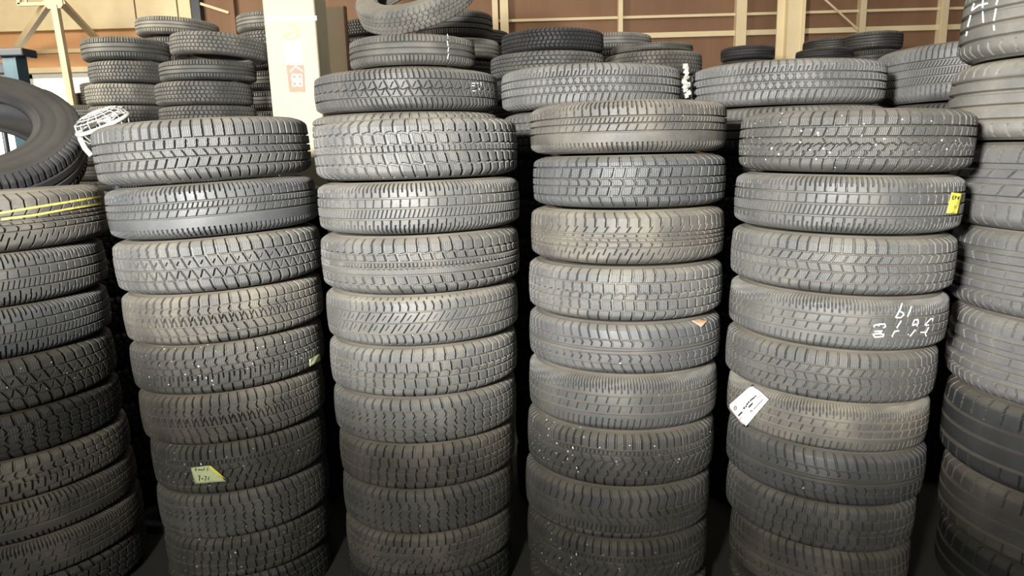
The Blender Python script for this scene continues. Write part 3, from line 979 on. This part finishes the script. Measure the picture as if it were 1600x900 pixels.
P2 = far([(545, 742, 100, 'fa', 'pale', 'pale ribbed tyre with chalk dashes'), (552, 738, 158, 'fa', 'grey', 'hidden tyre')],
         49, 3.72, 'the stack carrying the tilted open tyre', tilt=(-.005, 0), fill='fa')
far([(648, 770, 57, 'fa', 'grey', 'grey grooved tyre'), (652, 780, 92, 'fa', 'pale', 'pale grooved tyre'), (652, 778, 124, 'fa', 'dark', 'hidden tyre')],
    12, 4.75, 'the far stack right of the tilted open tyre', fill='fa')
far([(532, 640, 54, 'fb', 'grey', 'blocky grey tyre'), (534, 640, 84, 'fa', 'dark', 'dark tyre')],
    26, 5.5, 'the far stack left of the tilted open tyre', fill='fa')
far([(690, 795, 68, 'fa', 'grey', 'small dark grey tyre')], 43, 6.0, 'the far stack behind the dark flecked tyre', fill='fa')
far([(783, 943, 77, 'fc', 'black', 'near-black tyre with white flecks'), (766, 945, 116, 'fb', 'grey', 'grey blocky tyre'),
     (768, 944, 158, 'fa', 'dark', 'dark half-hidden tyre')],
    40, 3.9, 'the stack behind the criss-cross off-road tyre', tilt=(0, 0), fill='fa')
far([(890, 1018, 76, 'fa', 'pale', 'smooth pale grey tyre')], 48, 5.3, 'the far stack under the thin cream stud', fill='fa')
far([(955, 1083, 78, 'fa', 'brown', 'dusty tyre'), (945, 1097, 116, 'fb', 'brown', 'dusty blocky tyre')],
    64, 4.4, 'the far stack right of the near-black tyre', fill='fa')
far([(1126, 1211, 92, 'fa', 'black', 'low black tyre')], 69, 6.4, 'the far stack left of the steel pillar', fill='fa')
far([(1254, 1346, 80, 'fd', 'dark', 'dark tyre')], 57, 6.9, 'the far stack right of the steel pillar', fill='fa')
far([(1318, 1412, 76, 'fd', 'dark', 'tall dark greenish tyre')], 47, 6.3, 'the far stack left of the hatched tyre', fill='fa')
far([(1243, 1334, 92, 'fa', 'black', 'black tyre just showing')], 73, 5.6, 'the far stack over the big off-road tyre', fill='fa')


# ---- two loose tyres lying askew
def free_tyre(px, py, y, n, r, w, tread, mat, label, up=0.0, side=None):
    c = at_y(px, py, y) + np.array([0, 0, up])
    az = math.atan2(c[0], c[1])
    return make_tyre(c, n, (math.cos(az), -math.sin(az), 0), r, w, tread, mat, label, 'loose tyres', spin=0, side=side)


free_tyre(650, -4, 3.74, (-.24, -.62, 1), 0.305, 0.120, 'fb', 'pale', 'tilted open tyre lying on the pale ribbed tyre, top cut by the picture')
lean = free_tyre(-54, 226, 2.66, (.34, -.60, 1), 0.385, 0.20, 'fa', 'black', 'big dark tyre leaning open-side up behind the left edge stack', 0.0, SIDE_TALL)
_n3 = lean.matrix_world.to_3x3().col[2].normalized()
_zl = lean.matrix_world.translation.z - 0.385 * math.sqrt(1 - _n3.z ** 2) - 0.10 * _n3.z
low_stack(-1.72, 2.86, _zl + 0.01, 0.285, 'under the leaning tyre')  # added black stack that props the leaning tyre and darkens the left gap


# ------------------------------------------------------------------ papers, chalk and paint on the tyres
def z8(x0, y0, s, pts):
    return [(x0 + a / s, y0 + b / s) for a, b in pts]


# handwritten lime note
note = patch(T1[6], [(298, 731), (325, 727.5), (353, 752), (305, 756)], 'paper_note', M['lime_paper'], label='crumpled lime note with handwriting')
_n = lambda pts: z8(280, 700, 11.25, pts)
marks(T1[6], [_n([(300, 355), (275, 370), (300, 385), (275, 405)]), _n([(330, 390), (350, 375), (365, 395)]), _n([(375, 390), (395, 378), (405, 395), (430, 385)]),
              _n([(440, 345), (435, 390)]), _n([(500, 350), (495, 400)]),
              _n([(330, 490), (360, 490), (350, 575)]), _n([(395, 535), (420, 535)]), _n([(395, 545), (420, 545)]), _n([(440, 500), (480, 500), (450, 580)]), _n([(525, 500), (510, 565)])],
      1.1, 'handwriting', M['ink'], 0.0042)
patch(T1[6], [(325, 728), (329, 727.5), (353, 748), (342, 745)], 'folded_corner', M['yellow_paper'], lift=0.005, nu=6, nv=3)
# small lime sticker
patch(T1[4], [(483.5, 562), (500, 552.5), (500.5, 563.5), (484, 573)], 'paper_sticker', M['lime_paper'], label='small lime sticker')
# yellow tag
patch(T4[1], [(1487, 300.5), (1504, 302.5), (1496, 334), (1479, 333)], 'paper_tag', M['yellow_paper'], label='yellow paper tag')
_n = lambda pts: z8(1440, 270, 11.25, pts)
marks(T4[1], [_n([(575, 405), (545, 405), (540, 465), (575, 465)]), _n([(545, 435), (570, 435)]), _n([(590, 465), (595, 405), (620, 420), (595, 438)]),
              _n([(635, 470), (640, 410), (650, 465), (660, 410)])], 0.9, 'handwriting', M['ink'], 0.0045)
marks(T4[1], [_n([(545, 630), (545, 565), (575, 630), (580, 565)]), _n([(590, 570), (590, 625), (610, 580)])], 0.5, 'faint_handwriting', M['plywood'], 0.0045)
# orange scrap between two tyres
patch(T3[4], [(1081, 501), (1101, 496.5), (1106, 501), (1096, 511)], 'paper_scrap', M['orange_paper'], lift=0.006, label='torn orange and white paper scrap')
# torn white label
lab = patch(T4[5], [(1137, 634.5), (1176, 600.5), (1201, 624), (1164, 668)], 'paper_label', M['white_paper'], lift=0.006, curl=0.004, nu=14, nv=12, label='torn white printed label')
_n = lambda pts: z8(1100, 570, 7.5, pts)
sk = [_n([(365, 485), (350, 510), (358, 530), (375, 520), (380, 495), (365, 485)])]
for i, (cx, cy) in enumerate([(405, 595), (420, 578), (436, 562), (468, 508), (490, 488), (505, 460), (522, 440), (545, 418), (562, 402), (582, 388), (600, 370)]):
    sk.append(_n([(cx - 9, cy + 2), (cx + 3, cy - 12), (cx + 10, cy - 2), (cx - 2, cy + 10)] + ([(cx - 9, cy + 2)] if i % 2 else [])))
marks(T4[5], sk, 1.1, 'print', M['ink'], 0.0105)
marks(T4[5], [_n([(522, 500), (570, 448)])], 2.4, 'print_block', M['ink'], 0.0105)
marks(T4[5], [_n([(550, 560), (545, 530), (575, 545)]), _n([(580, 525), (690, 405)])], 1.1, 'print', M['ink'], 0.0105)
marks(T4[5], [_n([(615, 408), (680, 350)]), _n([(405, 650), (440, 615)]), _n([(625, 370), (640, 385)]), _n([(640, 352), (655, 368)])], 0.9, 'red_print', M['red_ink'], 0.0105)
marks(T4[5], [_n([(460, 570), (510, 525)])], 0.8, 'green_print', M['green_ink'], 0.0105)
# chalk digits
_n = lambda pts: z8(1330, 450, 8.0, pts)
marks(T4[3], [_n([(637, 190), (610, 270), (555, 370)]), _n([(600, 290), (650, 310), (655, 340), (620, 370), (560, 370)]), _n([(755, 230), (705, 360)]),
              _n([(290, 490), (285, 468), (340, 455), (420, 450), (430, 482), (400, 500)]), _n([(340, 455), (350, 478)]), _n([(625, 410), (570, 500)]),
              _n([(765, 470), (790, 400), (835, 395), (840, 430), (820, 480)]), _n([(770, 470), (815, 450)]), _n([(920, 465), (960, 420), (1000, 380), (1020, 385), (1015, 410)]), _n([(920, 465), (975, 462)]),
              _n([(290, 545), (390, 535), (340, 570), (270, 580), (300, 615), (400, 605), (410, 580), (350, 570)]), _n([(600, 535), (545, 540), (510, 610)]),
              _n([(710, 580), (720, 582)]), _n([(805, 520), (735, 605)]), _n([(865, 555), (950, 550)]), _n([(970, 490), (925, 570), (940, 605)])],
      1.9, 'chalk_marking', M['chalk'])
_n = lambda pts: z8(1480, 0, 8.18, pts)
marks(T5[0], [_n([(345, 40), (310, 140)]), _n([(460, -20), (450, 100)]), _n([(320, 130), (400, 70), (520, 40)]), _n([(650, -20), (625, 60)]), _n([(300, 195), (260, 345)]),
              _n([(455, 145), (460, 290)]), _n([(625, 110), (595, 265)]), _n([(595, 320), (600, 390)]), _n([(255, 400), (240, 460)])],
      2.6, 'chalk_marking', M['chalk'])
marks(P2[0], [[(699, 53), (700, 60)], [(699, 64), (700, 72)], [(701, 74), (700, 81)], [(701, 84), (699, 92)]], 1.6, 'chalk_marking', M['chalk'])
marks(R2A, [[(737, 130), (743, 130)], [(737, 134), (742, 134)], [(745, 130), (748, 130)], [(751, 128), (752, 134)], [(748, 138), (750, 141)], [(738, 142), (743, 142)]], 1.3, 'chalk_marking', M['chalk'])
# yellow factory stripes
marks(T0[0], [[(0, 333), (60, 323), (110, 315), (158, 307)], [(2, 343), (60, 335), (110, 326), (158, 318)]], 3.2, 'paint_stripe', M['yellow_paint'], label='faded yellow paint stripes')

# ------------------------------------------------------------------ the cream post with its notices
YQ = 3.32
pa, pb_ = at_y(417, 90, YQ), at_y(497, 90, YQ)
pw = pb_[0] - pa[0]
pc = (pa[0] + pb_[0]) / 2
structure('trim_%d' % (n_t + 3), MB().box((pc, YQ + pw / 2, ZC / 2), (pw, pw, ZC)), M['post'], 'pale cream square post between the two left groups of stacks', 'post', 0.012)


def flat_quads(name, mat, y, quads, label=None, cat=None, parent=None, th=0.0015):
    v, f = [], []
    for q_ in quads:
        i = len(v)
        pts = [at_y(a, b, y) for a, b in q_]
        n = len(pts)
        v += [Vector(p) for p in pts] + [Vector(p) + Vector((0, th, 0)) for p in pts]
        f += [tuple(i + k for k in range(n))[::-1], tuple(i + n + k for k in range(n))]
        f += [(i + k, i + (k + 1) % n, i + n + (k + 1) % n, i + n + k) for k in range(n)]
    o = link_mesh(name, mesh_py(name, v, f), mat, parent)
    if cat:
        tag(o, label, cat)
    return o


def line_quads(strokes, w):
    out = []
    for st in strokes:
        for a, b in zip(st[:-1], st[1:]):
            dx, dy = b[0] - a[0], b[1] - a[1]
            ln = math.hypot(dx, dy) or 1
            nx, ny = -dy / ln * w / 2, dx / ln * w / 2
            out.append([(a[0] + nx, a[1] + ny), (b[0] + nx, b[1] + ny), (b[0] - nx, b[1] - ny), (a[0] - nx, a[1] - ny)])
    return out


_p = lambda pts: z8(390, 0, 4.735, pts)
YS = YQ - 0.003
sign = flat_quads('notice_sign', M['sign_red'], YS, [_p([(270, 480), (398, 480), (412, 680), (296, 680)])], 'faded red and white vertical fire extinguisher notice on the cream post', 'sign')
flat_quads('white_field', M['sign_white'], YS, [_p([(256, 303), (382, 303), (398, 480), (270, 480)])], parent=sign)
# the three characters (fire extinguisher), top to bottom
xiao = [[(290, 345), (300, 360)], [(284, 372), (296, 385)], [(284, 425), (304, 395)], [(338, 335), (338, 362)], [(318, 340), (326, 358)], [(362, 338), (352, 358)],
        [(316, 366), (314, 430)], [(316, 366), (366, 366), (368, 430)], [(316, 386), (366, 386)], [(316, 406), (366, 406)]]
huo = [[(306, 462), (316, 485)], [(380, 455), (364, 482)], [(342, 448), (340, 490), (300, 530)], [(340, 490), (392, 526)]]
qi = [[(315, 552), (345, 552), (345, 584), (315, 584), (315, 552)], [(356, 552), (384, 552), (384, 584), (356, 584), (356, 552)], [(312, 594), (392, 594)],
      [(318, 604), (348, 604), (348, 636), (318, 636), (318, 604)], [(360, 604), (388, 604), (388, 636), (360, 636), (360, 604)]]
flat_quads('lettering', M['sign_grey'], YS - 0.001, line_quads([_p(s) for s in xiao], 1.0), parent=sign)
flat_quads('lettering', M['sign_white'], YS - 0.001, line_quads([_p(s) for s in huo + qi], 2.0), parent=sign)
tape = flat_quads('tape_strip', M['tape'], YS, [_p([(122, 120), (496, 116), (498, 152), (124, 158)])], 'torn white tape across the cream post above the notice', 'tape')
ring = [(300 + 55 * math.cos(a), 240 + 52 * math.sin(a)) for a in [math.radians(x) for x in range(-110, 175, 15)]]
spot = flat_quads('painted_mark', M['ochre'], YS, line_quads([_p(ring), _p([(255, 262), (290, 250), (320, 235)])], 2.0), 'faded ochre ring mark on the cream post', 'mark')

# plywood sheet beside the post
YL = 4.3
ply = tag(empty('plywood_sheet', tuple(at_y(520, 60, YL))), 'beige plywood sheet with rusty edge standing right of the cream post', 'board')
pz1 = at_y(520, 11, YL)[2]
x0p, x1p = at_y(480, 60, YL)[0], at_y(541, 60, YL)[0]
o0 = ply.location.copy()
MB().box(((x0p + x1p) / 2 - o0.x, 0, pz1 / 2 - o0.z), (x1p - x0p, 0.02, pz1)).build('panel', M['plywood'], ply)
MB().box((x1p + 0.006 - o0.x, -0.004, pz1 / 2 - o0.z), (0.012, 0.035, pz1)).build('edge_strip', M['rust'], ply)

# forklift mast at the far left
YM = 5.2
fk = tag(empty('forklift_mast', tuple(at_y(28, 120, YM))), 'dark blue forklift mast behind the leaning tyre at the left edge', 'forklift')
fo = fk.location.copy()


def fl(px, py):
    return Vector(at_y(px, py, YM)) - fo


xa_, xb_ = fl(24, 110), fl(-60, 110)
zt = fl(24, 84).z
for xx in (xa_.x, xb_.x):
    r_ = MB()
    r_.box((xx + 0.045, 0, (zt - fo.z) / 2), (0.02, 0.12, zt + fo.z))
    r_.box((xx, -0.05, (zt - fo.z) / 2), (0.09, 0.015, zt + fo.z))
    r_.box((xx, 0.05, (zt - fo.z) / 2), (0.09, 0.015, zt + fo.z))
    r_.build('mast_rail', M['steel_blue'], fk, bevel=0.003)
MB().box(((xa_.x + xb_.x) / 2 + 0.03, -0.01, zt), (xa_.x - xb_.x + 0.20, 0.16, 0.055)).build('top_crossbar', M['steel_dark'], fk, bevel=0.01)
MB().box(((xa_.x + xb_.x) / 2, 0.0, fl(0, 108).z), (xa_.x - xb_.x, 0.06, 0.07)).build('lower_crossbar', M['steel_dark'], fk, bevel=0.008)
MB().tube([(xa_.x - 0.15, 0, -fo.z + 0.3), (xa_.x - 0.15, 0, zt)], 0.018, 10).build('lift_cylinder', M['steel_dark'], fk, True)
MB().box(((xa_.x + xb_.x) / 2, -0.06, -fo.z + 0.25), (xa_.x - xb_.x + 0.1, 0.06, 0.4)).build('fork_carriage', M['steel_dark'], fk, bevel=0.01)
for xx in (xa_.x - 0.08, xb_.x + 0.08):
    MB().box((xx, -0.10, -fo.z + 0.25), (0.1, 0.04, 0.5)).box((xx, -0.55, -fo.z + 0.02), (0.1, 0.9, 0.035)).build('fork', M['steel_dark'], fk, bevel=0.005)

# white electric fan behind the first front stack
YFN = 2.50
fc_ = Vector(at_y(163, 197, YFN))
fan = tag(empty('electric_fan', (fc_.x, fc_.y, 0)), 'white electric fan with wire grille behind the first front stack', 'fan')
fn = Vector((-0.30, -0.35, 1.0)).normalized()
fx = fn.orthogonal().normalized()
fy = fn.cross(fx)
ctr = Vector((0, 0, fc_.z))


def circ_pts(r, h, n=48):
    return [ctr + fx * (r * math.cos(2 * math.pi * i / n)) + fy * (r * math.sin(2 * math.pi * i / n)) + fn * h for i in range(n)]


FR = 0.088
g1 = MB()
for r_, h_ in ((FR * 0.93, .035), (FR * .75, .044), (FR * .56, .049), (FR * .36, .052)):
    g1.tube(circ_pts(r_, h_), 0.0018, 5, True)
for i in range(16):
    a = 2 * math.pi * i / 16
    dr = fx * math.cos(a) + fy * math.sin(a)
    g1.tube([ctr + dr * FR + fn * .012, ctr + dr * (FR * .93) + fn * .035, ctr + dr * (FR * .6) + fn * .049, ctr + dr * (FR * .25) + fn * .053], 0.0016, 4)
g1.build('front_grille', M['white_plastic'], fan, True)
MB().tube(circ_pts(FR, .008), 0.007, 8, True).build('guard_ring', M['white_plastic'], fan, True)
hub = MB()
hub.tube([ctr + fn * .050, ctr + fn * .056], 0.026, 20)
hub.build('hub_cap', M['white_plastic'], fan)
bl4 = MB()
for k in range(4):
    a0 = k * math.pi / 2
    i0 = len(bl4.v)
    for a, h in ((a0, .012), (a0 + .9, .030)):
        for r_ in (.02, .05, .085):
            bl4.v.append(ctr + (fx * math.cos(a) + fy * math.sin(a)) * r_ + fn * h)
    bl4.f += [(i0, i0 + 1, i0 + 4, i0 + 3), (i0 + 1, i0 + 2, i0 + 5, i0 + 4)]
bl4.build('blade', M['white_plastic'], fan)
MB().tube([ctr - fn * .07, ctr - fn * .04, ctr], 0.04, 20).build('motor_housing', M['white_plastic'], fan)
bk = MB()
for i in range(16):
    a = 2 * math.pi * i / 16
    dr = fx * math.cos(a) + fy * math.sin(a)
    bk.tube([ctr + dr * FR, ctr + dr * (FR * .85) - fn * .03, ctr + dr * .04 - fn * .04], 0.0014, 4)
bk.build('rear_grille', M['white_plastic'], fan, True)
MB().tube([ctr - fn * .06, Vector((0, 0.03, fc_.z - .12)), Vector((0, 0.03, 0.03))], 0.014, 12).build('pole', M['steel_dark'], fan, True)
MB().tube([(0, 0.03, 0.0), (0, 0.03, 0.03)], 0.075, 28).build('base', M['steel_dark'], fan)
sup = [Vector(at_y(px, py, YFN - 0.05)) - Vector((fc_.x, fc_.y, 0)) for px, py in ((128, 197), (124, 205), (126, 218), (133, 232), (143, 243))]
MB().tube(sup, 0.009, 8).build('support_arm', M['white_plastic'], fan, True)

# crumpled white plastic strip hanging between the off-road tyres
YC = 2.62
st_ = MB()
prng = random.Random(3)
pp = [at_y(1072 + prng.uniform(-3, 4), 103 + i * 4.2, YC) for i in range(12)]
for i, p in enumerate(pp):
    st_.box(p, (0.008 + prng.random() * .010, 0.010, 0.016), Matrix.Rotation(prng.uniform(-1, 1), 3, 'Y') @ Matrix.Rotation(prng.uniform(-1, 1), 3, 'X'))
so = st_.build('plastic_strip', M['crumple'])
tag(so, 'crumpled white plastic strip in the gap between the off-road tyres', 'plastic strip')
